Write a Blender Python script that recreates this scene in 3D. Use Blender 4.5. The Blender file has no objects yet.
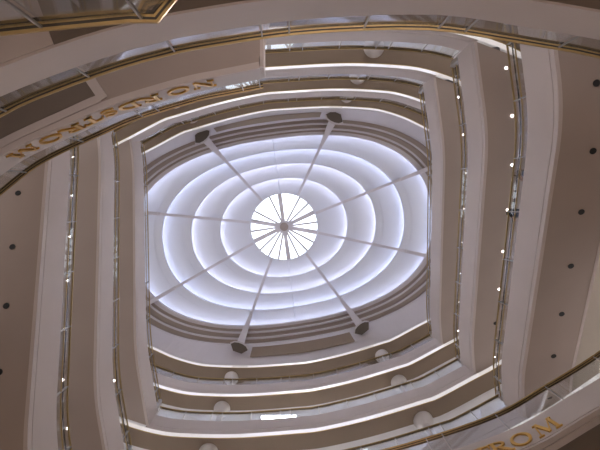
import bpy, bmesh, math, random
from mathutils import Vector, Matrix
random.seed(7)
S = bpy.context.scene
C = S.collection
PI = math.pi
ST = 4.9                      # storey height, m
ZC = 1.6                      # eye height, m
def Z(h): return h * ST + ZC  # storeys above the eye -> metres above the hall floor

# ------------------------------------------------------------------ materials
def pmat(name, col, rough=0.6, metal=0.0, noise=0.0, scale=3.0, bump=0.0, coat=0.0):
    m = bpy.data.materials.new(name); m.use_nodes = True
    nt = m.node_tree; b = nt.nodes['Principled BSDF']
    b.inputs['Base Color'].default_value = (*col, 1)
    b.inputs['Roughness'].default_value = rough
    b.inputs['Metallic'].default_value = metal
    if coat: b.inputs['Coat Weight'].default_value = coat
    if noise or bump:
        tc = nt.nodes.new('ShaderNodeTexCoord'); n = nt.nodes.new('ShaderNodeTexNoise')
        n.inputs['Scale'].default_value = scale; n.inputs['Detail'].default_value = 4
        nt.links.new(tc.outputs['Object'], n.inputs['Vector'])
        if noise:
            r = nt.nodes.new('ShaderNodeValToRGB')
            r.color_ramp.elements[0].position = 0.3; r.color_ramp.elements[1].position = 0.7
            r.color_ramp.elements[0].color = (*[c * (1 - noise) for c in col], 1)
            r.color_ramp.elements[1].color = (*[min(1, c * (1 + noise)) for c in col], 1)
            nt.links.new(n.outputs['Fac'], r.inputs['Fac']); nt.links.new(r.outputs['Color'], b.inputs['Base Color'])
        if bump:
            bp = nt.nodes.new('ShaderNodeBump'); bp.inputs['Strength'].default_value = bump
            nt.links.new(n.outputs['Fac'], bp.inputs['Height']); nt.links.new(bp.outputs['Normal'], b.inputs['Normal'])
    return m
def emat(name, col, strength):
    m = bpy.data.materials.new(name); m.use_nodes = True
    nt = m.node_tree; nt.nodes.clear()
    e = nt.nodes.new('ShaderNodeEmission'); o = nt.nodes.new('ShaderNodeOutputMaterial')
    e.inputs['Color'].default_value = (*col, 1); e.inputs['Strength'].default_value = strength
    nt.links.new(e.outputs[0], o.inputs[0]); return m
def gmat(name, tint, gloss):
    m = bpy.data.materials.new(name); m.use_nodes = True
    nt = m.node_tree; nt.nodes.clear()
    t = nt.nodes.new('ShaderNodeBsdfTransparent'); t.inputs['Color'].default_value = (*tint, 1)
    g = nt.nodes.new('ShaderNodeBsdfGlossy'); g.inputs['Roughness'].default_value = 0.03
    mx = nt.nodes.new('ShaderNodeMixShader'); lw = nt.nodes.new('ShaderNodeLayerWeight'); lw.inputs['Blend'].default_value = 0.5
    fr = nt.nodes.new('ShaderNodeMath'); fr.operation = 'MULTIPLY'; fr.inputs[1].default_value = gloss
    nt.links.new(lw.outputs['Facing'], fr.inputs[0])
    o = nt.nodes.new('ShaderNodeOutputMaterial')
    nt.links.new(fr.outputs[0], mx.inputs[0]); nt.links.new(t.outputs[0], mx.inputs[1])
    nt.links.new(g.outputs[0], mx.inputs[2]); nt.links.new(mx.outputs[0], o.inputs[0]); return m
M = dict(
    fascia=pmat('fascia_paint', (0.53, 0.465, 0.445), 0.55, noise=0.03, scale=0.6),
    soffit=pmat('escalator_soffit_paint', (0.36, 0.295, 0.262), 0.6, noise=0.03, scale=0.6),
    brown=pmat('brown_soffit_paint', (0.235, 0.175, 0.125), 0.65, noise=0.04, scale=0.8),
    deep=pmat('deep_brown_paint', (0.10, 0.08, 0.065), 0.65, noise=0.04, scale=0.8),
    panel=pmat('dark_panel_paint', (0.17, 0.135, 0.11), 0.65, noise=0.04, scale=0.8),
    white=pmat('white_plaster', (0.80, 0.80, 0.82), 0.7, noise=0.015, scale=0.5),
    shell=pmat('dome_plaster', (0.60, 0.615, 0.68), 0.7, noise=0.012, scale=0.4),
    ringp=pmat('ring_ceiling_paint', (0.56, 0.53, 0.56), 0.65, noise=0.02, scale=0.5),
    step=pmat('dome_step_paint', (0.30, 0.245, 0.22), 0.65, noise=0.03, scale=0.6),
    rib=pmat('rib_paint', (0.55, 0.52, 0.55), 0.5, noise=0.02),
    ceil=pmat('bay_ceiling_paint', (0.76, 0.74, 0.74), 0.7, noise=0.02, scale=0.4),
    wall=pmat('beige_wall_paint', (0.58, 0.52, 0.44), 0.7, noise=0.03, scale=0.5),
    stone=pmat('pale_stone_floor', (0.66, 0.60, 0.53), 0.35, noise=0.06, scale=0.7),
    brass=pmat('brushed_brass', (0.42, 0.30, 0.13), 0.38, 0.7, noise=0.06, scale=9),
    gold=pmat('gold_letter', (0.72, 0.45, 0.14), 0.3, 1.0, noise=0.05, scale=9),
    bronze=pmat('dark_bronze', (0.028, 0.021, 0.015), 0.45, 0.0, noise=0.08, scale=9),
    post=pmat('post_steel', (0.36, 0.35, 0.35), 0.4, 0.5, noise=0.04, scale=9),
    steel=pmat('brushed_steel', (0.60, 0.59, 0.60), 0.3, 1.0, noise=0.04, scale=9),
    polish=pmat('polished_steel_trim', (0.92, 0.90, 0.90), 0.14, 1.0, noise=0.02, scale=2),
    column=pmat('column_plaster', (0.62, 0.58, 0.57), 0.5, noise=0.02),
    black=pmat('black_can', (0.008, 0.008, 0.010), 0.5, noise=0.1, scale=8),
    tread=pmat('ribbed_tread', (0.18, 0.18, 0.19), 0.5, 0.7, noise=0.1, scale=12),
    skin=pmat('skin', (0.50, 0.30, 0.21), 0.5, noise=0.05, scale=6),
    hair=pmat('dark_hair', (0.02, 0.014, 0.01), 0.5, noise=0.1, scale=30),
    brownhair=pmat('brown_hair', (0.12, 0.06, 0.03), 0.5, noise=0.1, scale=30),
    blackcloth=pmat('black_cloth', (0.012, 0.012, 0.014), 0.85, noise=0.1, scale=20),
    tancloth=pmat('tan_cloth', (0.22, 0.15, 0.10), 0.85, noise=0.1, scale=20),
    denim=pmat('denim', (0.05, 0.07, 0.12), 0.85, noise=0.15, scale=30),
    glass=gmat('guard_glass', (0.95, 0.97, 0.98), 0.42),
    eglass=gmat('escalator_glass', (0.97, 0.98, 0.98), 0.16),
    sglass=gmat('skylight_glass', (0.98, 0.99, 1.0), 0.10),
    lamp=emat('downlight_lamp', (1.0, 0.93, 0.92), 9.0),
    panel_l=emat('ceiling_light_diffuser', (0.93, 0.95, 1.0), 30.0),
    cove=emat('cove_tube', (0.76, 0.81, 1.0), 16.5),
    covew=emat('cove_tube_warm', (0.86, 0.87, 1.0), 16.5),
)

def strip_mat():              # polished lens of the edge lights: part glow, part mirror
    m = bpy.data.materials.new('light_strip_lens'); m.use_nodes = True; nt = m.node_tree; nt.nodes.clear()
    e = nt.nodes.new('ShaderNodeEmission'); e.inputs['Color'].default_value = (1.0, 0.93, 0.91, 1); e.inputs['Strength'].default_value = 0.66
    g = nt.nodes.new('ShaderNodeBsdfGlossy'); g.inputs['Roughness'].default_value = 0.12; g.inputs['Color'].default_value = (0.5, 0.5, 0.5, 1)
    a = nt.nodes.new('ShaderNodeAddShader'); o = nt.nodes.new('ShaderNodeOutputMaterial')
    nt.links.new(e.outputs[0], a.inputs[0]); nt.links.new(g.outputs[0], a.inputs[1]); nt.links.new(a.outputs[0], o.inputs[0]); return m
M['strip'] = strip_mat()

# ------------------------------------------------------------------ mesh helpers
def obj(name, bm, mat, parent=None, smooth=False):
    bmesh.ops.recalc_face_normals(bm, faces=bm.faces)
    me = bpy.data.meshes.new(name); bm.to_mesh(me); bm.free()
    me.materials.append(mat)
    if smooth:
        for p in me.polygons: p.use_smooth = True
        try: me.set_sharp_from_angle(angle=math.radians(38))
        except Exception: pass
    o = bpy.data.objects.new(name, me); C.objects.link(o)
    if parent: o.parent = parent
    return o
def tag(o, label=None, cat=None, group=None, kind=None):
    if label: o['label'] = label
    if cat: o['category'] = cat
    if group: o['group'] = group
    if kind: o['kind'] = kind
    return o
def thing(name, label, cat, loc=(0, 0, 0), rz=0.0, group=None):
    o = bpy.data.objects.new(name, None); C.objects.link(o)
    o.location = loc; o.rotation_euler = (0, 0, rz); o.empty_display_size = 0.3
    return tag(o, label, cat, group)
def dup(root, loc, rz, label, swap=None):
    r = root.copy(); C.objects.link(r); r.location = loc; r.rotation_euler = (0, 0, rz); r['label'] = label
    for ch in list(root.children):
        c = ch.copy(); C.objects.link(c); c.parent = r
        if 'label' in c: del c['label']
        for g in list(ch.children):
            d = g.copy(); C.objects.link(d); d.parent = c
    return r
def box(bm, c, s, rz=0.0, m=None):
    r = bmesh.ops.create_cube(bm, size=1)
    mm = Matrix.Translation(c) @ Matrix.Rotation(rz, 4, 'Z') @ Matrix.Diagonal((*s, 1))
    if m is not None: mm = m @ mm
    bmesh.ops.transform(bm, matrix=mm, verts=r['verts'])
def cyl(bm, c, r, h, seg=24, r2=None):
    q = bmesh.ops.create_cone(bm, cap_ends=True, segments=seg, radius1=r, radius2=r if r2 is None else r2, depth=h)
    bmesh.ops.translate(bm, verts=q['verts'], vec=c)
def rings(bm, R, closed_ring=True, closed_path=False, caps=True):
    """quads between consecutive rings of points"""
    V = [[bm.verts.new(p) for p in r] for r in R]
    n = len(V[0]); m = len(V)
    for i in range(m if closed_path else m - 1):
        a, b = V[i], V[(i + 1) % m]
        for j in range(n if closed_ring else n - 1):
            k = (j + 1) % n
            try: bm.faces.new((a[j], a[k], b[k], b[j]))
            except ValueError: pass
    if caps and closed_ring and not closed_path:
        try: bm.faces.new(V[0]); bm.faces.new(list(reversed(V[-1])))
        except ValueError: pass
def prism(bm, poly, z0, z1):
    lo = [bm.verts.new((x, y, z0)) for x, y in poly]; hi = [bm.verts.new((x, y, z1)) for x, y in poly]
    f = [bm.faces.new(lo), bm.faces.new(hi)]
    n = len(poly)
    for i in range(n): bm.faces.new((lo[i], lo[(i + 1) % n], hi[(i + 1) % n], hi[i]))
    bmesh.ops.triangulate(bm, faces=f)
def lathe(bm, prof, seg=32, c=(0, 0)):
    R = []
    for i in range(seg):
        a = 2 * PI * i / seg
        R.append([(c[0] + r * math.cos(a), c[1] + r * math.sin(a), z) for r, z in prof])
    rings(bm, R, closed_ring=False, closed_path=True)
def catmull(P, step=0.35):
    out = []
    for i in range(len(P) - 1):
        p0 = Vector(P[max(i - 1, 0)]); p1 = Vector(P[i]); p2 = Vector(P[i + 1]); p3 = Vector(P[min(i + 2, len(P) - 1)])
        n = max(2, int((p2 - p1).length / step))
        for k in range(n):
            t = k / n
            out.append(0.5 * ((2 * p1) + (p2 - p0) * t + (2 * p0 - 5 * p1 + 4 * p2 - p3) * t * t + (3 * p1 - p0 - 3 * p2 + p3) * t ** 3))
    out.append(Vector(P[-1])); return out
def resample(P, step):
    L = [0]
    for a, b in zip(P, P[1:]): L.append(L[-1] + (b - a).length)
    n = max(2, round(L[-1] / step)); out = []; j = 0
    for i in range(n + 1):
        s = L[-1] * i / n
        while j < len(L) - 2 and L[j + 1] < s: j += 1
        t = (s - L[j]) / max(1e-9, L[j + 1] - L[j]); out.append(P[j].lerp(P[j + 1], min(1, t)))
    return out
def normals(P):
    N = []
    for i in range(len(P)):
        t = (P[min(i + 1, len(P) - 1)] - P[max(i - 1, 0)]).normalized(); N.append(Vector((t.y, -t.x)))
    return N
def sweep(bm, P, zs, prof, N=None):
    """P 2-D path, prof closed list of (offset along the outward normal, dz)"""
    N = N or normals(P)
    if not hasattr(zs, '__len__'): zs = [zs] * len(P)
    rings(bm, [[(p.x + n.x * o, p.y + n.y * o, z + dz) for o, dz in prof] for p, n, z in zip(P, N, zs)])
def rect(o0, o1, z0, z1): return [(o0, z0), (o1, z0), (o1, z1), (o0, z1)]
def neg(P): return [Vector((-p.x, -p.y)) for p in P]
def clip(P, lo, hi):
    out = []
    for a, b in zip(P, P[1:]):
        if b.x < lo or a.x > hi: continue
        if a.x < lo: a = a.lerp(b, (lo - a.x) / (b.x - a.x))
        if not out: out.append(a)
        out.append(a.lerp(b, (hi - a.x) / (b.x - a.x)) if b.x > hi else b)
    return out

# ------------------------------------------------------------------ plan of the atrium (metres, axis at the origin)
END = catmull([(-12.3, -3.7), (-9.9, -5.35), (-8.8, -5.95), (-7.1, -6.85), (-6.4, -7.1), (-3.85, -7.85), (-1.6, -8.35), (-0.4, -8.48), (2.6, -8.65), (5.1, -8.57), (6.3, -8.40), (7.6, -8.0), (8.6, -7.55), (10.2, -6.75), (12.3, -5.6)])
XL, XR, YW = 13.6, 13.6, 14.5
def side_x(y): return -8.0 + 0.152 * y       # inner edge of the left flight; the right flight is its half-turn
LV = [2.58, 3.58, 4.58, 5.58]                # gallery heights in storeys above the eye
FB, FT, RL = 0.085 * ST, 0.335 * ST, 0.55 * ST
TOPRAIL = clip(END, -8.92, 6.76)
COLS = [(3.84, -9.42), (-6.32, -8.02)]        # columns behind the far gallery edge

# ------------------------------------------------------------------ setting
bm = bmesh.new(); box(bm, (0, 0, -0.15), (27.8, 30, 0.3)); tag(obj('floor', bm, M['stone']), kind='structure')
ROOF = Z(6.66); RO2 = Z(7.0); WH = Z(8.3)
for nm, c, s in (('wall_left', (-XL - 0.15, 0, WH / 2), (0.3, 30, WH)), ('wall_right', (XR + 0.15, 0, WH / 2), (0.3, 30, WH)),
                 ('wall_front', (0, -YW - 0.15, WH / 2), (27.2, 0.3, WH)), ('wall_back', (0, YW + 0.15, WH / 2), (27.2, 0.3, WH))):
    bm = bmesh.new(); box(bm, c, s); tag(obj(nm, bm, M['wall']), kind='structure')

# ------------------------------------------------------------------ dome
DC = Vector((-0.30, -0.46)); DA = math.radians(-8.3)
def dc(z):                     # the lower rings sit a touch nearer the lower end
    return Vector((DC.x, DC.y + 0.20 * max(0.0, min(1.0, (Z(7.84) - z) / (Z(7.84) - RO2)))))
def oval(a, b, n, z, seg=128):
    P = []; DC = dc(z)
    for i in range(seg):
        t = 2 * PI * i / seg; c, s = math.cos(t), math.sin(t)
        x = a * math.copysign(abs(c) ** (2 / n), c); y = b * math.copysign(abs(s) ** (2 / n), s)
        P.append((DC.x + x * math.cos(DA) - y * math.sin(DA), DC.y + x * math.sin(DA) + y * math.cos(DA), z))
    return P
def oval_r(a, b, n, ang):      # radius of that oval along plan direction ang
    t = ang - DA; c, s = abs(math.cos(t)), abs(math.sin(t))
    return ((c / a) ** n + (s / b) ** n) ** (-1 / n)
k = 0.0101
RNG = []                        # (a, b, exponent, z) of the lips from the skylight outwards
for a, b, n, h in ((35, 35, 2, 7.84), (64, 49.5, 2.08, 7.68), (93, 64.5, 2.15, 7.52), (122, 79, 2.25, 7.36), (151, 92.5, 2.4, 7.20)):
    RNG.append((a * h * k, b * h * k, n, Z(h)))
OUT = (177 * 7.0 * k, 109 * 7.0 * k, 2.4, RO2)
# roof slab with an oval hole
bm = bmesh.new(); seg = 128
BASE = [Vector((-12.95, END[0].y))] + END + [Vector((12.95, END[-1].y))]
BASE = BASE + [Vector((-p.x, -p.y)) for p in BASE]
def cast(d, poly):
    best = None
    for a, b in zip(poly, poly[1:] + poly[:1]):
        e = b - a; den = d.x * e.y - d.y * e.x
        if abs(den) < 1e-9: continue
        w = a - dc(RO2); t = (w.x * e.y - w.y * e.x) / den; u = (w.x * d.y - w.y * d.x) / den
        if t > 0 and -1e-6 <= u <= 1.000001 and (best is None or t < best): best = t
    return dc(RO2) + d * best
RECT = [Vector(q) for q in ((-13.58, -14.48), (13.58, -14.48), (13.58, 14.48), (-13.58, 14.48))]
ov = oval(*OUT[:3], RO2, seg); RR = []
for p in ov:
    d = (Vector((p[0], p[1])) - dc(RO2)).normalized(); q = cast(d, BASE); w = cast(d, RECT)
    RR.append([p, (q.x, q.y, ROOF), (w.x, w.y, ROOF), (w.x, w.y, ROOF + 0.25), (q.x, q.y, ROOF + 0.25), (p[0], p[1], RO2 + 0.25)])
rings(bm, RR, closed_ring=True, closed_path=True)
tag(obj('ceiling', bm, M['ringp']), kind='structure')

dome = thing('stepped_dome', 'large pale oval dome of glowing stepped rings around the round skylight', 'dome', (0, 0, 0))
def oring(bm, lst, seg=128):    # lst of (a, b, n, z)
    R = [oval(a, b, n, z, seg) for a, b, n, z in lst]
    for A, B in zip(R, R[1:]):
        pass
    rings(bm, R, closed_ring=True, caps=False)
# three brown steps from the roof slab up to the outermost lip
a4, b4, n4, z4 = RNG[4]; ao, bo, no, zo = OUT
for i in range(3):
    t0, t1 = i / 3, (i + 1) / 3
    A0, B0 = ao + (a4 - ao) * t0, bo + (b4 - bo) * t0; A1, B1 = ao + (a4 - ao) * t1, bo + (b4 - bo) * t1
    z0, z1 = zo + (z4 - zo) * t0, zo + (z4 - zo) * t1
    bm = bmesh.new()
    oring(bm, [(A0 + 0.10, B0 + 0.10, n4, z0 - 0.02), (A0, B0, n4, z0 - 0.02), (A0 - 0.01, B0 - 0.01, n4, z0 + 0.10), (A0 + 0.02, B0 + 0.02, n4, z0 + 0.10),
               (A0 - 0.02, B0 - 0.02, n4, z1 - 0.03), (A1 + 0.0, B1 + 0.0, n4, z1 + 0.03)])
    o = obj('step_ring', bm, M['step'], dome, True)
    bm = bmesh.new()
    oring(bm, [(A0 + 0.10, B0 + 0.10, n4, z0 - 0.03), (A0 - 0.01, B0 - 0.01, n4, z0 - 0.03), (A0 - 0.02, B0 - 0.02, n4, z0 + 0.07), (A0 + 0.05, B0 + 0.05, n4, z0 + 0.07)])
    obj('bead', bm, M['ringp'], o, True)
for i in range(4, 0, -1):       # shells: band between lip i (outside) and lip i-1 (inside)
    A, B, n, z = RNG[i]; a, b, n2, z2 = RNG[i - 1]
    bm = bmesh.new(); L = []
    g = 0.55
    L.append((A + g, B + g, n, z - 0.05)); L.append((A + g, B + g, n, z + 0.30))
    p0 = (A + g, B + g, z + 0.30); p1 = (A + g * 0.9, B + g * 0.9, z2 - 0.10); p2 = (a, b, z2)
    for s in range(1, 13):
        t = s / 12
        q = [(1 - t) ** 2 * u + 2 * t * (1 - t) * v + t * t * w for u, v, w in zip(p0, p1, p2)]
        L.append((q[0], q[1], n + (n2 - n) * t, q[2]))
    L.append((a - 0.02, b - 0.02, n2, z2 + 0.02)); L.append((a - 0.02, b - 0.02, n2, z2 + 0.16)); L.append((a + 0.04, b + 0.04, n2, z2 + 0.16))
    oring(bm, L)
    obj('shell', bm, M['shell'], dome, True)
    # lamp in the trough behind the lip
    bm = bmesh.new()
    oring(bm, [(A + 0.30 + 0.035 * math.cos(t), B + 0.26 + 0.035 * math.cos(t), n, z + 0.15 + 0.035 * math.sin(t)) for t in [2 * PI * q / 8 for q in range(9)]])
    obj('cove_lamp', bm, M['covew'] if i <= 2 else M['cove'], dome, True)
# outermost lip, hiding the lamp of the outermost shell
bm = bmesh.new(); oring(bm, [(a4 + 0.75, b4 + 0.75, n4, z4 - 0.03), (a4, b4, n4, z4), (a4 - 0.02, b4 - 0.02, n4, z4 + 0.16), (a4 + 0.05, b4 + 0.05, n4, z4 + 0.16), (a4 + 0.75, b4 + 0.75, n4, z4 + 0.02)])
obj('lip', bm, M['rib'], dome, True)
# ribs
def beam(bm, p, q, w0, w1, t0, t1):
    p, q = Vector(p), Vector(q); d = (q - p).normalized(); s = d.cross(Vector((0, 0, 1))).normalized(); u = s.cross(d)
    R = []
    for c, w, t in ((p, w0, t0), (q, w1, t1)):
        R.append([c + s * w / 2 - u * t / 2, c - s * w / 2 - u * t / 2, c - s * w / 2 + u * t / 2, c + s * w / 2 + u * t / 2])
    rings(bm, R)
def dpt(r, ang, z): c = dc(z); return (c.x + r * math.cos(ang), c.y + r * math.sin(ang), z)
brk = [math.atan2(y - 228, x - 284) for x, y in ((205, 134), (333, 116), (365, 327), (237, 347))]
sid = [math.atan2(y - 227.5, x - 284) for x, y in ((145, 209), (150, 298), (425, 252), (425, 166))]
for ang in brk + sid:
    main = ang in brk
    rr = [(oval_r(*q[:3], ang), q[3]) for q in RNG]
    bm = bmesh.new()
    for (r0, z0), (r1, z1) in zip(rr[:4], rr[1:4]):
        beam(bm, dpt(r0, ang, z0 - 0.06), dpt(r1, ang, z1 - 0.06), 0.20, 0.20, 0.16, 0.16)
    rm = (rr[3][0] * 0.75 + rr[4][0] * 0.25, rr[3][1] * 0.75 + rr[4][1] * 0.25)
    beam(bm, dpt(rr[3][0], ang, rr[3][1] - 0.06), dpt(rm[0], ang, rm[1] - 0.07), 0.20, 0.20, 0.16, 0.16)
    rib = obj('rib', bm, M['rib'], dome)
    ro = oval_r(*OUT[:3], ang) - 0.1
    bm = bmesh.new()
    beam(bm, dpt(rm[0], ang, rm[1] - 0.08), dpt(ro, ang, RO2 - 0.16), 0.22, 0.55 if main else 0.34, 0.2, 0.3)
    obj('arm', bm, M['rib'], rib)
    bm = bmesh.new(); cyl(bm, dpt(rm[0], ang, rm[1] - 0.08), 0.13, 0.26, 12); obj('joint', bm, M['rib'], rib)
    if main:
        t = Vector((math.cos(ang), math.sin(ang))); s = Vector((-t.y, t.x)); c = dc(RO2) + t * (ro - 0.10)
        hexa = [(-0.70, -0.02), (-0.46, -0.25), (-0.16, -0.33), (0.16, -0.33), (0.46, -0.25), (0.70, -0.02), (0.34, 0.46), (-0.34, 0.46)]
        out_ = [c + s * u + t * v for u, v in hexa]; inn = [c + s * u * 0.90 + t * (v * 0.84 + 0.06) for u, v in hexa]
        bm = bmesh.new(); n6 = 6
        top = [c + s * u * 0.6 + t * (v * 0.5 + 0.30) for u, v in hexa]
        rings(bm, [[(p.x, p.y, RO2 + 0.05) for p in top], [(p.x, p.y, RO2 - 1.10) for p in out_], [(p.x, p.y, RO2 - 1.10) for p in inn], [(p.x, p.y, RO2 - 1.02) for p in inn]], caps=False)
        bk = obj('corbel', bm, M['rib'], rib)
        bm = bmesh.new(); prism(bm, [(p.x, p.y) for p in inn], RO2 - 1.09, RO2 - 1.03); obj('dark_panel', bm, M['deep'], bk)
for ang in (math.radians(-97), math.radians(83)):
    rr = [(oval_r(*q[:3], ang), q[3]) for q in RNG]
    bm = bmesh.new()
    for (r0, z0), (r1, z1) in zip(rr, rr[1:]): beam(bm, dpt(r0 + 0.05, ang, z0 - 0.03), dpt(r1, ang, z1 - 0.03), 0.05, 0.05, 0.05, 0.05)
    obj('seam', bm, M['shell'], dome)

# skylight
a0, b0, n0, z0 = RNG[0]
sky = thing('skylight', 'round glazed skylight with radiating mullions at the centre of the dome', 'skylight')
bm = bmesh.new(); lathe(bm, [(a0 - 0.12, z0 + 0.02), (a0 + 0.1, z0 + 0.02), (a0 + 0.1, z0 + 0.4), (a0 - 0.12, z0 + 0.4), (a0 - 0.12, z0 + 0.02)], 64, DC); obj('frame', bm, M['shell'], sky, True)
bm = bmesh.new(); lathe(bm, [(0.0, z0 + 0.62), (a0 * 0.5, z0 + 0.52), (a0, z0 + 0.36)], 64, DC); bmesh.ops.remove_doubles(bm, verts=bm.verts, dist=1e-4); obj('glass_pane', bm, M['sglass'], sky, True)
bm = bmesh.new(); cyl(bm, (DC.x, DC.y, z0 + 0.44), 0.50, 0.34, 16); hub = obj('hub', bm, M['rib'], sky)
bm = bmesh.new(); cyl(bm, (DC.x, DC.y, z0 + 0.24), 0.34, 0.1, 16); obj('hub_cap', bm, M['step'], hub)
for q in range(20):
    ang = math.radians(-98 + 18 * q); thick = q in (0, 4, 6, 10, 14, 16)
    if q in (1, 18): continue
    bm = bmesh.new(); w = 0.34 if thick else 0.14
    beam(bm, dpt(0.4, ang, z0 + 0.46), dpt(a0 - 0.05, ang, z0 + 0.26), w * (0.8 if thick else 1), w, 0.12, 0.12)
    obj('mullion', bm, M['rib'], sky)

# dark slots in the ring ceiling, between the brackets
for nm, a_, b_, lab in (('vent_slot', brk[0], brk[1], 'long dark curved slot in the ring ceiling between the two upper dome brackets'),
                        ('vent_slot', brk[3], brk[2], 'long dark curved slot in the ring ceiling between the two lower dome brackets')):
    bm = bmesh.new(); R = []; da = b_ - a_
    for q in range(25):
        an = a_ + da * (0.10 + 0.80 * q / 24); r = oval_r(*OUT[:3], an); d = Vector((math.cos(an), math.sin(an))); rb = (cast(d, BASE) - dc(RO2)).length
        def on(t, dz): return dpt(r + (rb - r) * t, an, RO2 + (ROOF - RO2) * t + dz)
        R.append([on(0.14, -0.06), on(0.62, -0.06), on(0.62, -0.16), on(0.56, -0.16), on(0.56, -0.10), on(0.14, -0.10)])
    rings(bm, R); v = obj(nm, bm, M['brown']); tag(v, lab, 'vent')

# ------------------------------------------------------------------ galleries
def strip_path(P, half): return neg(P) if half else P
def gallery(h, half, label):
    P = strip_path(END, half); z = Z(h)
    g = thing('gallery_balcony', label, 'balcony', (0, 0, 0), 0, 'curved galleries at the two ends of the atrium')
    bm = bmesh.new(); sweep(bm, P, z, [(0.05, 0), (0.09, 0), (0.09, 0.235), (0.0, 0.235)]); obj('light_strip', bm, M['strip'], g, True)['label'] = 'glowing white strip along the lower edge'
    bm = bmesh.new(); sweep(bm, P, z, rect(0.062, 0.092, -0.03, -0.002)); obj('brass_edge', bm, M['brass'], g, True)
    Q = strip_path(clip(END, -9.0, 8.7 if h > 5.5 else 6.84), half)
    bm = bmesh.new()
    sweep(bm, Q, z, [(0.01, 0.237), (0.16, 0.237), (0.16, FT), (0.0, FT), (0.0, FB + 0.24), (0.025, FB + 0.235), (0.025, FB + 0.21), (0.0, FB + 0.205), (0.0, FB), (0.01, FB)]); obj('fascia', bm, M['fascia'], g, True)
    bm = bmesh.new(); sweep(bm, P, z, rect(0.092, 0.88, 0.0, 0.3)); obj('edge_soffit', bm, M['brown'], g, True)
    N = normals(P); bm = bmesh.new()
    s = 1 if half else -1
    R = []
    for p, n in zip(P, N):
        a = (p.x + n.x * 0.885, p.y + n.y * 0.885); b = (a[0], s * (YW - 0.03))
        R.append([(a[0], a[1], z + 0.12), (b[0], b[1], z + 0.12), (b[0], b[1], z + FT - 0.2), (a[0], a[1], z + FT - 0.2)])
    rings(bm, R); obj('floor_slab', bm, M['ceil'], g)
    return g
def posts_at(P, spots, step=1.62):
    """panel joints along a path: a regular step, doubled up round the given plan points"""
    L = [0]
    for a, b in zip(P, P[1:]): L.append(L[-1] + (b - a).length)
    dbl = []
    for s in spots:
        i = min(range(len(P)), key=lambda q: (P[q] - Vector(s)).length); dbl.append(L[i])
    S_ = [0.06, L[-1] - 0.06]
    cuts = sorted([0] + dbl + [L[-1]])
    for a, b in zip(cuts, cuts[1:]):
        a2 = a + (0.26 if a in dbl else 0); b2 = b - (0.26 if b in dbl else 0)
        n = max(1, round((b2 - a2) / step))
        S_ += [a2 + (b2 - a2) * q / n for q in range(0, n + 1)]
    S_ = sorted(S_); out = [S_[0]]
    for s in S_[1:]:
        if s - out[-1] > 0.3: out.append(s)
    return out, L
def pt_at(P, L, s):
    j = 0
    while j < len(L) - 2 and L[j + 1] < s: j += 1
    t = (s - L[j]) / max(1e-9, L[j + 1] - L[j]); return P[j].lerp(P[j + 1], max(0, min(1, t)))
def railing(P, z, ft, rl, label, spots=(), step=1.62, group='glass guard railings along the gallery edges', k=0.6, fixed=None):
    r = thing('guard_railing', label, 'railing', (0, 0, 0), 0, group)
    N = normals(P)
    bm = bmesh.new(); sweep(bm, P, z, rect(0.0, 0.036, rl - 0.036 * k, rl)); h = obj('handrail', bm, M['brass'], r, True)
    bm = bmesh.new(); sweep(bm, P, z, rect(0.036, 0.036 + 0.036 * k, rl - 0.030 * k, rl)); sweep(bm, P, z, rect(0.036 + 0.072 * k, 0.036 + 0.114 * k, rl - 0.045 * k, rl)); obj('dark_strip', bm, M['bronze'], h, True)
    bm = bmesh.new(); sweep(bm, P, z, rect(0.036 + 0.036 * k, 0.036 + 0.072 * k, rl - 0.026 * k, rl)); obj('brass_strip', bm, M['brass'], h, True)
    bm = bmesh.new(); sweep(bm, P, z, rect(0.05, 0.12, ft, ft + 0.04)); obj('base_rail', bm, M['steel'], r, True)
    ss, L = posts_at(P, spots, step)
    if fixed:                     # joints at given plan points along a straight-sided path
        ss = [0.06, L[-1] - 0.06]
        for f in fixed:
            for i, (a, b) in enumerate(zip(P, P[1:])):
                e = b - a; t = (Vector(f) - a).dot(e) / e.length_squared
                if 0 <= t < 1 and (a + e * t - Vector(f)).length < 0.1: ss.append(L[i] + e.length * t); break
        ss.sort()
    for s in ss:
        p = pt_at(P, L, s); q = pt_at(P, L, min(L[-1], s + 0.05)) - pt_at(P, L, max(0, s - 0.05)); a = math.atan2(q.y, q.x)
        n = Vector((math.sin(a), -math.cos(a)))
        bm = bmesh.new(); box(bm, (p.x + n.x * 0.045, p.y + n.y * 0.045, z + (ft + rl) / 2), (0.028, 0.03, rl - ft), a); obj('post', bm, M['post'], r)
    for s0, s1 in zip(ss, ss[1:]):
        m = max(2, int((s1 - s0) / 0.4)); Q = [pt_at(P, L, s0 + 0.035 + (s1 - s0 - 0.07) * q / m) for q in range(m + 1)]
        bm = bmesh.new(); sweep(bm, Q, z, rect(0.079, 0.091, ft + 0.03, rl - 0.052)); obj('glass_panel', bm, M['glass'], r)
    return r
LN = {1: 'lowest', 2: 'middle', 3: 'highest'}
for j in (1, 2, 3):
    for half in (0, 1):
        where = 'far end, above the dome in the picture' if not half else 'near end, below the dome in the picture'
        gallery(LV[j], half, f'{LN[j]} of the three curved balconies at the {where}')
        sp = [(-x, -y) if half else (x, y) for x, y in COLS + [(0.15, -8.5)]]
        railing(strip_path(TOPRAIL if j < 3 else clip(END, -8.92, 8.6), half), Z(LV[j]), FT, RL, f'brass and glass railing on the {LN[j]} curved balcony {"below" if half else "above"} the dome', sp)
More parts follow.
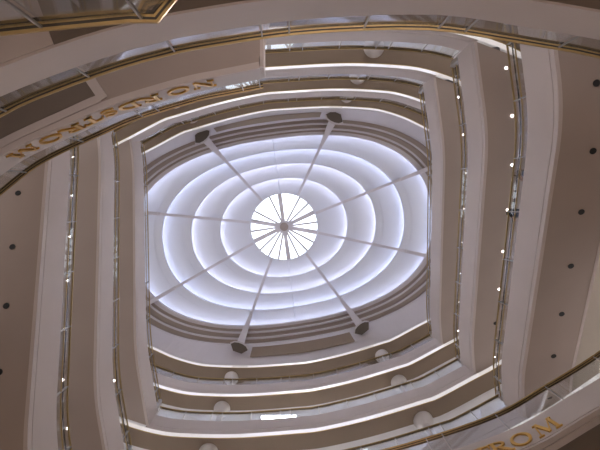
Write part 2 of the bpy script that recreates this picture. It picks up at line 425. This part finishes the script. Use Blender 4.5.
# beam ring below the roof: soffit, bright trim
for half in (0, 1):
    P = strip_path(END, half); z = Z(6.58)
    g = thing('roof_beam', f'brown curved beam with a glowing white edge under the ring ceiling {"below" if half else "above"} the dome', 'beam')
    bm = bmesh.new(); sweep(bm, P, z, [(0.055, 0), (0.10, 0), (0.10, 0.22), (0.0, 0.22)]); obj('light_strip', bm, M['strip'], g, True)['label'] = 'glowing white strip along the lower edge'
    bm = bmesh.new(); sweep(bm, P, z, rect(0.062, 0.092, -0.03, -0.002)); obj('brass_edge', bm, M['brass'], g, True)
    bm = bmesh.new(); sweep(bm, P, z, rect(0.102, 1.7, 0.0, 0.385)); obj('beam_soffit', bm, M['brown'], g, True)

# columns, one per storey, with domed capitals under the gallery soffits
for half in (0, 1):
    for ci, (x, y) in enumerate(COLS):
        if half: x, y = -x, -y
        for j in (1, 2, 3):
            z0 = Z(LV[j]) + FT - 0.2; z1 = Z(LV[j] + 1)
            lr = 'left' if x < 0 else 'right'
            c = thing('round_column', f'pale round column with domed capital on the {LN[j]} balcony {"below" if half else "above"} the dome, {lr} one', 'column', (x, y, z0), 0, 'gallery columns')
            H = z1 - z0
            bm = bmesh.new(); cyl(bm, (0, 0, (H - 0.5) / 2), 0.17, H - 0.5, 24); obj('shaft', bm, M['column'], c, True)
            bm = bmesh.new(); lathe(bm, [(0.17, H - 0.62), (0.21, H - 0.60), (0.24, H - 0.52), (0.35, H - 0.40), (0.43, H - 0.24), (0.47, H - 0.04), (0.47, H - 0.003), (0.0, H - 0.003)], 32)
            obj('capital', bm, M['column'], c, True)

# ------------------------------------------------------------------ escalators
def esc_h(y):            # rise of the left flight (0..1 storey) by plan y: it climbs towards the far end
    def lin(v): return max(0.0, min(1.0, (4.75 - v) / 9.5))
    return sum(lin(y + d * 0.3) for d in (-3, -2, -1, 0, 1, 2, 3)) / 7
YS0, YS1 = 8.28, -6.10
EP = [Vector((side_x(YS0 + (YS1 - YS0) * q / 48), YS0 + (YS1 - YS0) * q / 48)) for q in range(49)]
EN = [Vector((-0.9886, 0.1503))] * 49
EZ = [esc_h(p.y) * ST + FB for p in EP]
EW = 1.9
def esweep(bm, prof):
    R = []
    for q in range(49):
        row = []
        for o, dz in prof:
            f = q / 48; y = YS0 + (YS1 - YS0) * f + o / EW * ((1 - f) * -0.72 + f * 1.0)
            row.append((side_x(y) - o * 1.0115, y, esc_h(y) * ST + FB + dz))
        R.append(row)
    rings(bm, R)
efb, eft, erl = 0.0, 0.345 * ST, 0.525 * ST
def build_escalator():
    e = thing('escalator', '', 'escalator')
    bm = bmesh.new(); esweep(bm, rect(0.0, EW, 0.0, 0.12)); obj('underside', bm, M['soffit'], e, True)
    bm = bmesh.new(); esweep(bm, [(-0.012, -0.012), (0.10, -0.012), (0.10, eft), (-0.012, eft), (-0.012, 0.25), (0.02, 0.245), (0.02, 0.215), (-0.012, 0.21)]); obj('inner_fascia', bm, M['fascia'], e, True)
    bm = bmesh.new(); esweep(bm, rect(EW - 0.08, EW + 0.02, -0.012, eft)); obj('outer_fascia', bm, M['fascia'], e, True)
    # treads
    bm = bmesh.new(); R = []
    for q, (p, z) in enumerate(zip(EP, EZ)):
        for dz in ((0, 0.0),):
            R.append([(p.x + EN[0].x * o, p.y + EN[0].y * o, z + 1.30 + zz) for o, zz in ((0.35, 0), (1.55, 0), (1.55, 0.12), (0.35, 0.12))])
    S2 = []
    for a, b in zip(R, R[1:]):
        S2.append(a); S2.append([(v[0], v[1], a[i][2] if i > 1 else v[2]) for i, v in enumerate(b)])
    rings(bm, S2); obj('steps', bm, M['tread'], e)
    for o in (0.0, EW - 0.12):
        bm = bmesh.new(); esweep(bm, rect(o + 0.01, o + 0.055, erl - 0.05, erl)); hr = obj('handrail', bm, M['brass'], e, True)
        bm = bmesh.new(); esweep(bm, rect(o + 0.10, o + 0.125, erl - 0.20, erl - 0.16)); obj('under_rail', bm, M['bronze'], hr, True)
        bm = bmesh.new(); zm = eft + 0.42 * (erl - eft); esweep(bm, rect(o + 0.02, o + 0.05, zm, zm + 0.035)); obj('mid_rail', bm, M['brass'], e, True)
        bm = bmesh.new(); esweep(bm, rect(o + 0.02, o + 0.10, eft, eft + 0.035)); obj('skirt_rail', bm, M['steel'], e, True)
        bm = bmesh.new(); esweep(bm, rect(o + 0.052, o + 0.064, eft + 0.03, erl - 0.052)); obj('glass_balustrade', bm, M['eglass'], e, True)
    for q in range(3, 49, 6):
        p, z = EP[q], EZ[q]
        bm = bmesh.new(); box(bm, (p.x + EN[0].x * 0.06, p.y + EN[0].y * 0.06, z + (eft + erl) / 2), (0.10, 0.03, erl - eft - 0.02), math.atan2(EN[0].y, EN[0].x)); obj('post', bm, M['post'], e)
    for q in (0, 48):
        p, z = EP[q], EZ[q]
        bm = bmesh.new(); d = 0.16 if q == 0 else -0.16
        box(bm, (p.x + EN[0].x * 0.10, p.y + EN[0].y * 0.10 - d, z + (eft + erl) / 2 - 0.02), (0.2, 0.26, erl - eft - 0.02), 0.152)
        bmesh.ops.bevel(bm, geom=bm.edges[:], offset=0.03, segments=2, affect='EDGES'); obj('newel', bm, M['steel'], e)
    return e
DLY = ([6.07, 4.33, 2.61, 0.86, -0.88, -2.64, -4.4], [7.3, 5.55, 3.77, 2.03, 0.26, -1.52, -3.28, -5.09])
def downlights(e, half, level):
    for i, yy in enumerate(DLY[half]):
        o = (0.93 if level == 0 else 1.24) if not half else 1.07
        x = side_x(yy) - o; z = esc_h(yy) * ST + FB; sl = (esc_h(yy + 0.1) - esc_h(yy - 0.1)) * ST / 0.2
        lit = level > 0 and not (level == 1 and half and i == 6); r = 0.05 if lit else 0.095
        bm = bmesh.new(); cyl(bm, (0, 0, 0), r, 0.03, 20); d = obj('downlight', bm, M['lamp'] if lit else M['black'], e)
        d.matrix_local = Matrix.Translation((x, yy, z - 0.004)) @ Matrix.Rotation(math.atan(sl), 4, 'X')
        if lit: d['label'] = 'lit white downlight'
base = build_escalator(); first = True; FL = []
for j in range(3):
    for half in (0, 1):
        lab = f'{LN[j + 1]} of the three escalators on the {"right" if half else "left"} side, {"black unlit" if j == 0 else "lit"} downlights underneath'
        if first: e = base; e.location = (0, 0, Z(LV[0])); e['label'] = lab; first = False
        else: e = dup(base, (0, 0, Z(LV[j])), PI * half, lab)
        e['group'] = 'escalators along the sides of the atrium'; FL.append((e, half, j))
for e, half, j in FL: downlights(e, half, j)

# ------------------------------------------------------------------ sign balconies (one storey lower, curving across two corners)
SGN = catmull([(-12.3, 0.6), (-10.4, -1.2), (-8.78, -2.5), (-7.5, -3.47), (-5.65, -4.36), (-4.6, -4.81), (-2.8, -5.36), (-1.9, -5.55), (-0.87, -5.76)], 0.2)
SGN2 = catmull([(-12.3, -0.3), (-9.72, -2.34), (-7.82, -3.52), (-6.5, -4.27), (-4.64, -4.93), (-2.75, -5.45), (-0.87, -5.80)], 0.2)
SF, SR = 0.225 * ST, 0.45 * ST
def letter(ch, H=0.56):
    """serif capital, built in x (width) / z (height), extruded in y"""
    bm = bmesh.new(); T, t, D = 0.105 * H / 0.62, 0.045 * H / 0.62, 0.05
    def pr(poly):
        lo = [bm.verts.new((x, -D, z)) for x, z in poly]; hi = [bm.verts.new((x, 0, z)) for x, z in poly]
        n = len(poly); bm.faces.new(lo); bm.faces.new(hi)
        for i in range(n): bm.faces.new((lo[i], lo[(i + 1) % n], hi[(i + 1) % n], hi[i]))
    def bar(x0, z0, x1, z1, w):
        d = Vector((x1 - x0, z1 - z0)).normalized(); n = Vector((-d.y, d.x)) * w / 2
        pr([(x0 + n.x, z0 + n.y), (x1 + n.x, z1 + n.y), (x1 - n.x, z1 - n.y), (x0 - n.x, z0 - n.y)])
    def serif(x, z, w=0.24): pr([(x - w / 2 * H / 0.62, z), (x + w / 2 * H / 0.62, z), (x + w / 2 * H / 0.62, z + t * 0.8), (x - w / 2 * H / 0.62, z + t * 0.8)])
    def arc(cx, cz, rx, rz, a0, a1, wx, wz, n=24):
        for i in range(n):
            q = []
            for a in (a0 + (a1 - a0) * i / n, a0 + (a1 - a0) * (i + 1) / n):
                q.append((a, 1))
            (a, _), (b, _) = q
            pr([(cx + rx * math.cos(a), cz + rz * math.sin(a)), (cx + rx * math.cos(b), cz + rz * math.sin(b)),
                (cx + (rx - wx) * math.cos(b), cz + (rz - wz) * math.sin(b)), (cx + (rx - wx) * math.cos(a), cz + (rz - wz) * math.sin(a))])
    W = {'N': 0.62, 'O': 0.66, 'R': 0.58, 'D': 0.64, 'S': 0.42, 'T': 0.56, 'M': 0.74}[ch] * H / 0.62
    zt = H - t * 0.8
    if ch == 'O': arc(0, H / 2, W / 2, H / 2, 0, 2 * PI, T, t, 40)
    elif ch == 'N':
        bar(-W / 2 + 0.06, 0, -W / 2 + 0.06, H, t); bar(W / 2 - 0.06, 0, W / 2 - 0.06, H, t); bar(-W / 2 + 0.08, H, W / 2 - 0.07, 0, T)
        serif(-W / 2 + 0.06, 0, 0.2); serif(W / 2 - 0.06, zt, 0.2); serif(-W / 2 + 0.04, zt, 0.16)
    elif ch == 'M':
        bar(-W / 2 + 0.05, 0, -W / 2 + 0.12, H, t); bar(W / 2 - 0.07, 0, W / 2 - 0.13, H, T); bar(-W / 2 + 0.13, H, 0, 0.04, T); bar(0, 0.04, W / 2 - 0.14, H, t)
        serif(-W / 2 + 0.05, 0, 0.18); serif(W / 2 - 0.07, 0, 0.22); serif(-W / 2 + 0.1, zt, 0.14); serif(W / 2 - 0.1, zt, 0.14)
    elif ch == 'T':
        bar(0, 0, 0, H, T); bar(-W / 2, H - t, W / 2, H - t, t * 1.3); serif(0, 0, 0.26)
        bar(-W / 2 + 0.02, H - t, -W / 2 + 0.0, H - 0.16, t); bar(W / 2 - 0.02, H - t, W / 2, H - 0.16, t)
    elif ch == 'D':
        bar(-W / 2 + 0.12, 0, -W / 2 + 0.12, H, T); serif(-W / 2 + 0.1, 0, 0.2); serif(-W / 2 + 0.1, zt, 0.2)
        arc(-W / 2 + 0.16, H / 2, W - 0.18, H / 2, -PI / 2, PI / 2, T, t, 24)
    elif ch == 'R':
        bar(-W / 2 + 0.12, 0, -W / 2 + 0.12, H, T); serif(-W / 2 + 0.1, 0, 0.24); serif(-W / 2 + 0.1, zt, 0.18)
        arc(-W / 2 + 0.14, H * 0.74, W * 0.62, H * 0.26, -PI / 2, PI / 2, T * 0.9, t, 20); bar(-0.02, H * 0.5, W / 2 - 0.02, 0, T); serif(W / 2, 0, 0.14)
    elif ch == 'S':
        arc(0, H * 0.735, W * 0.46, H * 0.265, PI * 0.12, PI * 1.45, t * 1.6, t * 1.2, 20); arc(0, H * 0.265, W * 0.5, H * 0.265, -PI * 0.88, PI * 0.45, t * 1.6, t * 1.2, 20)
        bar(-W * 0.34, H * 0.60, W * 0.36, H * 0.42, T); bar(W * 0.42, H * 0.82, W * 0.44, H * 0.98, t); bar(-W * 0.46, H * 0.02, -W * 0.45, H * 0.2, t)
    return bm
def sign_balcony(half):
    P = neg(SGN2) if half else SGN; z = Z(LV[0]); CV = SGN2 if half else SGN; s = -1 if half else 1
    n_ = 'lower right' if half else 'upper left'
    g = thing('sign_balcony', f'low curved balcony across the {n_} corner carrying the gold letters', 'balcony', (0, 0, 0), 0, 'curved sign balconies')
    bm = bmesh.new(); sweep(bm, P, z, [(0, 0), (0.16, 0), (0.16, SF), (0, SF), (0.0, 0.10), (0.03, 0.095), (0.03, 0.07), (0, 0.065)]); obj('fascia', bm, M['fascia'], g, True)
    # end face and floor slab back to the wall
    e = P[-1]; poly = [(p.x + n.x * 0.165, p.y + n.y * 0.165) for p, n in zip(P, normals(P))]
    far = [p for p in (neg(END) if half else END) if p.x * (-1 if half else 1) > -0.7]
    sg_ = -1 if half else 1
    poly2 = poly + [(p.x, p.y) for p in far] + [(sg_ * 13.5, -sg_ * 5.4), (sg_ * 13.5, -sg_ * 14.45), (-sg_ * 13.5, -sg_ * 14.45), (-sg_ * 13.5, sg_ * 1.4)]
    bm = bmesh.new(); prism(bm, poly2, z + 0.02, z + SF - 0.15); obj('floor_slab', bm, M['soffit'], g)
    bm = bmesh.new(); box(bm, (e.x + sg_ * 0.05, e.y - sg_ * 1.38, z + SF / 2), (0.09, 2.7, SF)); obj('end_panel', bm, M['fascia'], g)
    # darker recessed panel in the soffit with a pale border
    Q = [p for p in P if -10.2 < p.x * (-1 if half else 1) < -4.70]; N = normals(Q); N[-1] = Vector((-0.55, -0.83)) * (-1 if half else 1)
    bm = bmesh.new(); R = []
    for p, n in zip(Q, N):
        a = (p.x + n.x * 0.38, p.y + n.y * 0.38); b = (p.x + n.x * 3.2, p.y + n.y * 3.2)
        R.append([(a[0], a[1], z - 0.004), (b[0], b[1], z - 0.004), (b[0], b[1], z + 0.02), (a[0], a[1], z + 0.02)])
    rings(bm, R); obj('soffit_panel', bm, M['panel'], g)
    bm = bmesh.new()
    sweep(bm, [p + n * 0.0 for p, n in zip(Q, N)], z, rect(0.17, 0.36, -0.02, 0.015)); 
    p, n = Q[-1], N[-1]; an = math.atan2(n.y, n.x); tt = Vector((-n.y, n.x))
    box(bm, (p.x + n.x * 1.75 + tt.x * 0.12, p.y + n.y * 1.75 + tt.y * 0.12, z - 0.005), (3.1, 0.24, 0.04), an); obj('soffit_border', bm, M['fascia'], g)
    railing(P, z, SF, SR, f'brass and glass railing above the gold letters of the {n_} sign balcony', [(sg_ * -4.3, sg_ * -4.92), (sg_ * -1.2, sg_ * -5.7)], 1.9, 'railings of the sign balconies', 1.0)
    # the name in gold capitals
    L = [0]
    for a, b in zip(P, P[1:]): L.append(L[-1] + (b - a).length)
    sg = thing('wall_sign', f'row of gold serif capital letters on the {n_} curved balcony', 'sign', (0, 0, 0), 0, 'gold letter signs')
    for chh, qx in zip('NORDSTROM', (q + 0.05 * half for q in (-2.39, -3.06, -3.78, -4.37, -4.88, -5.34, -5.82, -6.42, -7.12))):
        i = min(range(1, len(CV) - 1), key=lambda q: abs(CV[q].x - qx)); d = (CV[i + 1] - CV[i - 1]).normalized()
        p = CV[i] + d * ((qx - CV[i].x) / d.x)
        if half: p, d = -p, -d
        n = Vector((d.y, -d.x)).normalized()
        bm = letter(chh)
        # local x runs along the fascia (reading direction), local y is depth towards the atrium
        x = Vector((-d.x, -d.y, 0)).normalized(); y = Vector((n.x, n.y, 0)); zz = Vector((0, 0, 1))
        m = Matrix(((x.x, y.x, 0, p.x - n.x * 0.004), (x.y, y.y, 0, p.y - n.y * 0.004), (0, 0, 1, z + 0.17), (0, 0, 0, 1)))
        bmesh.ops.transform(bm, matrix=m, verts=bm.verts); obj('letter', bm, M['gold'], sg)
for half in (0, 1): sign_balcony(half)

# ------------------------------------------------------------------ the two nearest balconies, top of the picture
NEAR = catmull([(-9.5, -0.9), (-7.2, -2.9), (-5.65, -3.91), (-4.63, -4.38), (-3.4, -4.83), (-2.55, -5.07), (-1.86, -5.23), (0.0, -5.52), (2.0, -5.64), (3.0, -5.60), (3.9, -5.47), (4.81, -5.33), (6.0, -5.12), (9.0, -4.4), (12.3, -3.2)])
z = Z(1.58); NF, NR = 0.20 * ST, 0.357 * ST
g = thing('near_balcony', 'near curved balcony sweeping across the whole top of the picture', 'balcony')
bm = bmesh.new(); sweep(bm, NEAR, z, [(0, 0), (0.04, 0), (0.04, NF), (0, NF)]); obj('fascia', bm, M['fascia'], g, True)
bm = bmesh.new(); prism(bm, [(p.x + n.x * 0.165, p.y + n.y * 0.165) for p, n in zip(NEAR, normals(NEAR))] + [(13.59, -3.0), (13.59, -14.49), (-13.59, -14.49), (-13.59, 0.5)], z + 0.1, z + NF - 0.15); obj('floor_slab', bm, M['ceil'], g)
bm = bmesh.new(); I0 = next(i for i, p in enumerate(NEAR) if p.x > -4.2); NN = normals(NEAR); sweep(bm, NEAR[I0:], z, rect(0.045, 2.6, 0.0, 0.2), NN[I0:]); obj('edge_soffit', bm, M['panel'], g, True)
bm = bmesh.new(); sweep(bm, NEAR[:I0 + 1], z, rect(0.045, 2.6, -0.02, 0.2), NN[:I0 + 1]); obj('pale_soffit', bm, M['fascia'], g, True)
railing(NEAR, z, NF, NR, 'brass and glass railing of the near balcony sweeping across the top of the picture', [(-0.6, -5.5), (3.2, -5.55)], 1.75, 'near railings', 1.0)
z = Z(0.70); LF, LR = 0.24 * ST, 0.45 * ST
LOW = [Vector(p) for p in ((-9.0, -3.45), (-6.0, -3.85), (-3.0, -4.20), (-1.98, -4.31), (-1.66, -4.31), (-1.44, -4.58), (-1.10, -7.5))]
g = thing('lower_balcony', 'lowest balcony with a cut corner in the upper left corner of the picture', 'balcony')
bm = bmesh.new(); sweep(bm, LOW, z, rect(0.0, 0.16, 0, LF)); obj('fascia', bm, M['fascia'], g)
bm = bmesh.new(); prism(bm, [(p.x + n.x * 0.2, p.y + n.y * 0.2) for p, n in zip(LOW, normals(LOW))] + [(-1.4, -14.49), (-13.59, -14.49), (-13.59, -3.0)], z + 0.1, z + LF - 0.1); obj('floor_slab', bm, M['ceil'], g)
railing(LOW, z, LF, LR, 'brass and glass railing with a cut corner at the upper left of the picture', [], 1.3, 'near railings', 1.0, [(-6.0, -3.85), (-4.4, -4.03), (-3.5, -4.13), (-2.95, -4.205), (-1.84, -4.31), (-1.36, -5.3)])

# ------------------------------------------------------------------ bay ceiling lights
def bay_light(x, y, z, sx, sy, label):
    t = thing('ceiling_light', label, 'light', (x, y, z), 0, 'ceiling lights behind the galleries')
    bm = bmesh.new(); box(bm, (0, 0, -0.03), (sx + 0.12, sy + 0.12, 0.055)); obj('frame', bm, M['white'], t)
    bm = bmesh.new(); box(bm, (0, 0, -0.065), (sx, sy, 0.012)); obj('diffuser', bm, M['panel_l'], t)
XS = {0: (-7.6, -4.2, -0.9, 2.2, 6.6, 9.6), 1: (7.6, 4.2, 0.9, -2.2, -6.6, -9.6)}
PL = ('first', 'second', 'third', 'fourth', 'fifth', 'sixth')
for j in (1, 2, 3):
    for half in (0, 1):
        for i, x in enumerate(XS[half]):
            y = 12.0 * (1 if half else -1)
            bay_light(x, y, Z(LV[j]) + 0.118, 1.5, 0.5, f'ceiling light under {LN[j]} balcony {"below" if half else "above"} the dome, {PL[i]} from {"right" if half else "left"} end')
for half in (0, 1):
    for i, x in enumerate(XS[half]):
        y = 12.0 * (1 if half else -1)
        bay_light(x, y, ROOF - 0.002, 1.5, 0.5, f'ceiling light under the roof beam {"below" if half else "above"} the dome, {PL[i]} from {"right" if half else "left"} end')

for x, y, sx, lab in ((-0.6, 9.98, 2.0, 'long linear ceiling light glowing behind the middle railing below the dome, left one'), (3.4, 9.78, 1.4, 'shorter linear ceiling light glowing behind the middle railing below the dome, right one')):
    bay_light(x, y, Z(5.58) + 0.118, sx, 0.2, lab)

# ------------------------------------------------------------------ riders
def person(loc, rz, label, top, hairm, bag=None):
    p = thing('person', label, 'person', loc, rz)
    J = {'pel': (0, 0, 0.95), 'wa': (0, 0, 1.10), 'ch': (0, 0.0, 1.32), 'nk': (0, 0.0, 1.47), 'hd': (0, 0.02, 1.58), 'tp': (0, 0.01, 1.70),
         'hl': (-0.10, 0, 0.90), 'kl': (-0.11, 0.03, 0.50), 'al': (-0.11, 0, 0.08), 'fl': (-0.12, 0.16, 0.03),
         'hr': (0.10, 0, 0.90), 'kr': (0.11, 0.03, 0.50), 'ar': (0.11, 0, 0.08), 'fr': (0.12, 0.16, 0.03),
         'sl': (-0.19, 0, 1.40), 'el': (-0.25, 0.0, 1.12), 'wl': (-0.24, 0.14, 0.90), 'sr': (0.19, 0, 1.40), 'er': (0.25, 0.0, 1.12), 'wr': (0.24, 0.14, 0.90)}
    E = [('pel', 'wa'), ('wa', 'ch'), ('ch', 'nk'), ('nk', 'hd'), ('hd', 'tp'), ('pel', 'hl'), ('hl', 'kl'), ('kl', 'al'), ('al', 'fl'), ('pel', 'hr'), ('hr', 'kr'), ('kr', 'ar'), ('ar', 'fr'),
         ('ch', 'sl'), ('sl', 'el'), ('el', 'wl'), ('ch', 'sr'), ('sr', 'er'), ('er', 'wr')]
    RD = {'pel': .15, 'wa': .13, 'ch': .16, 'nk': .06, 'hd': .095, 'tp': .075, 'hl': .09, 'hr': .09, 'kl': .06, 'kr': .06, 'al': .045, 'ar': .045, 'fl': .04, 'fr': .04,
          'sl': .065, 'sr': .065, 'el': .045, 'er': .045, 'wl': .033, 'wr': .033}
    for s, w in ((-1, 'wl'), (1, 'wr')):
        x, y, z_ = J[w]
        for i, (dx, dz, ln) in enumerate(((-.03, 0, .075), (-.01, 0, .088), (.01, 0, .084), (.03, 0, .066), (-.04 * s, .01, .05))):
            b = f'{w}b{i}'; t = f'{w}t{i}'; J[b] = (x + dx, y + .07 - (.03 if i == 4 else 0), z_ - .05 + dz); J[t] = (x + dx * 1.3, y + .07 + ln * .6, z_ - .06 - ln * .7)
            E += [(w, b), (b, t)]; RD[b] = .011; RD[t] = .008
    K = list(J); me = bpy.data.meshes.new('body')
    me.from_pydata([J[q] for q in K], [(K.index(a), K.index(b)) for a, b in E], []); me.update()
    o = bpy.data.objects.new('body', me); C.objects.link(o); o.parent = p
    sk = o.modifiers.new('s', 'SKIN'); 
    for q, v in zip(K, me.skin_vertices[0].data): v.radius = (RD[q], RD[q]); v.use_root = (q == 'pel')
    ss = o.modifiers.new('u', 'SUBSURF'); ss.levels = 1; ss.render_levels = 1
    me.materials.append(M['skin'])
    bm = bmesh.new(); lathe(bm, [(0.0, 1.0), (0.20, 0.93), (0.19, 1.08), (0.205, 1.25), (0.20, 1.38), (0.12, 1.46), (0.07, 1.49)], 24); bmesh.ops.scale(bm, vec=(1.1, 0.82, 1), verts=bm.verts)
    for s in (-1, 1):
        for a, b, r0, r1 in (((s * .18, 0, 1.42), (s * .25, 0, 1.12), .085, .065), ((s * .25, 0, 1.14), (s * .245, .12, .94), .063, .05)):
            v = Vector(b) - Vector(a); q = bmesh.ops.create_cone(bm, cap_ends=True, segments=16, radius1=r0, radius2=r1, depth=v.length)
            bmesh.ops.transform(bm, matrix=Matrix.Translation((Vector(a) + Vector(b)) / 2) @ Vector((0, 0, 1)).rotation_difference(v).to_matrix().to_4x4(), verts=q['verts'])
    obj('jacket', bm, top, p, True)
    bm = bmesh.new()
    for s in (-1, 1):
        for a, b, r0, r1 in (((s * .09, 0, .98), (s * .11, .03, .5), .115, .082), ((s * .11, .03, .52), (s * .11, 0, .09), .08, .07)):
            v = Vector(b) - Vector(a); q = bmesh.ops.create_cone(bm, cap_ends=True, segments=16, radius1=r0, radius2=r1, depth=v.length)
            bmesh.ops.transform(bm, matrix=Matrix.Translation((Vector(a) + Vector(b)) / 2) @ Vector((0, 0, 1)).rotation_difference(v).to_matrix().to_4x4(), verts=q['verts'])
    obj('trousers', bm, M['denim'], p, True)
    bm = bmesh.new(); q = bmesh.ops.create_uvsphere(bm, u_segments=20, v_segments=14, radius=0.125)
    bmesh.ops.transform(bm, matrix=Matrix.Translation((0, -0.015, 1.665)) @ Matrix.Diagonal((0.92, 1.02, 1.0, 1)), verts=bm.verts)
    bmesh.ops.delete(bm, geom=[v for v in bm.verts if v.co.y > 0.045 and v.co.z < 1.70], context='VERTS'); obj('hair', bm, hairm, p, True)
    bm = bmesh.new()
    box(bm, (0, 0.125, 1.60), (0.03, 0.04, 0.05)); obj('nose', bm, M['skin'], p)
    return p
def rider(y, o, label, top, hairm):     # stands on the lowest right-hand escalator
    yy = -y; x = -(side_x(yy) - o); zt = Z(LV[0]) + esc_h(yy) * ST + FB + 1.42
    return person((x, y, zt), 0.0, label, top, hairm)
rider(-3.30, 0.44, 'brown-haired person in a tan jacket riding the lowest right-hand escalator', M['tancloth'], M['brownhair'])
rider(-1.94, 0.34, 'dark-haired person in black riding the lowest right-hand escalator', M['blackcloth'], M['hair'])

# ------------------------------------------------------------------ light
W = bpy.data.worlds.new('World'); S.world = W; W.use_nodes = True
bg = W.node_tree.nodes['Background']; bg.inputs['Color'].default_value = (0.86, 0.92, 1.0, 1); bg.inputs['Strength'].default_value = 2.5
def lamp(name, kind, loc, power, col, aim=None, **kw):
    d = bpy.data.lights.new(name, kind); d.energy = power; d.color = col
    for a, b in kw.items(): setattr(d, a, b)
    o = bpy.data.objects.new(name, d); C.objects.link(o); o.location = loc
    if aim is not None: o.rotation_euler = (Vector(aim) - Vector(loc)).to_track_quat('-Z', 'Y').to_euler()
    return o
WARM = (1.0, 0.84, 0.78)
for j in range(4):           # added unseen fill, brightening the side voids behind the escalators
    for sx in (-1, 1):
        lamp('side_fill', 'AREA', (sx * 13.4, 0, Z(LV[j]) + 2.6), 220, (1.0, 0.95, 0.95), (0, 0, Z(LV[j]) + 2.6), shape='RECTANGLE', size=14, size_y=0.4)
for hh in (0.75, 1.63):      # added fill, lifting the dark bays of the two lowest balconies
    lamp('bay_fill', 'AREA', (0, -10.5, Z(hh + 0.9)), 300, (1.0, 0.95, 0.95), (0, -10.5, 0), shape='RECTANGLE', size=20, size_y=3)
for i, (x, y) in enumerate(((-4.5, -6.6), (0.5, -7.4), (5, -6.9), (4.5, 6.6), (-0.5, 7.4), (-5, 6.9))):  # added unseen spots onto the floor; its bounce fills the soffits
    lamp('bounce_fill_spot', 'SPOT', (x, y, ROOF - 0.3), 27500, WARM, (x * 0.35, y * 0.3, 0), spot_size=math.radians(21), spot_blend=0.6, shadow_soft_size=0.3)

# ------------------------------------------------------------------ camera
F = 485.0
cam = bpy.data.cameras.new('camera'); co = bpy.data.objects.new('camera', cam); C.objects.link(co); S.camera = co
cam.sensor_width = 36; cam.lens = F / 600 * 36; cam.clip_end = 200
n = Vector(((285 - 300) / F, (204 - 225) / F, 1)).normalized()
ex = (Vector((1, 0, 0)) - n * n.x).normalized(); ey = n.cross(ex)
right = Vector((ex.x, ey.x, n.x)); down = Vector((ex.y, ey.y, n.y)); fwd = Vector((ex.z, ey.z, n.z))
m = Matrix((( right.x, -down.x, -fwd.x), (right.y, -down.y, -fwd.y), (right.z, -down.z, -fwd.z))).to_4x4()
m.translation = Vector((-0.23, -2.27, ZC)); co.matrix_world = m

S.view_settings.view_transform = 'Standard'; S.view_settings.look = 'None'; S.view_settings.gamma = 1; S.view_settings.use_curve_mapping = False
S.view_settings.exposure = 0.0
S.cycles.max_bounces = 8; S.cycles.diffuse_bounces = 5; S.cycles.transparent_max_bounces = 16
S.cycles.sample_clamp_indirect = 8
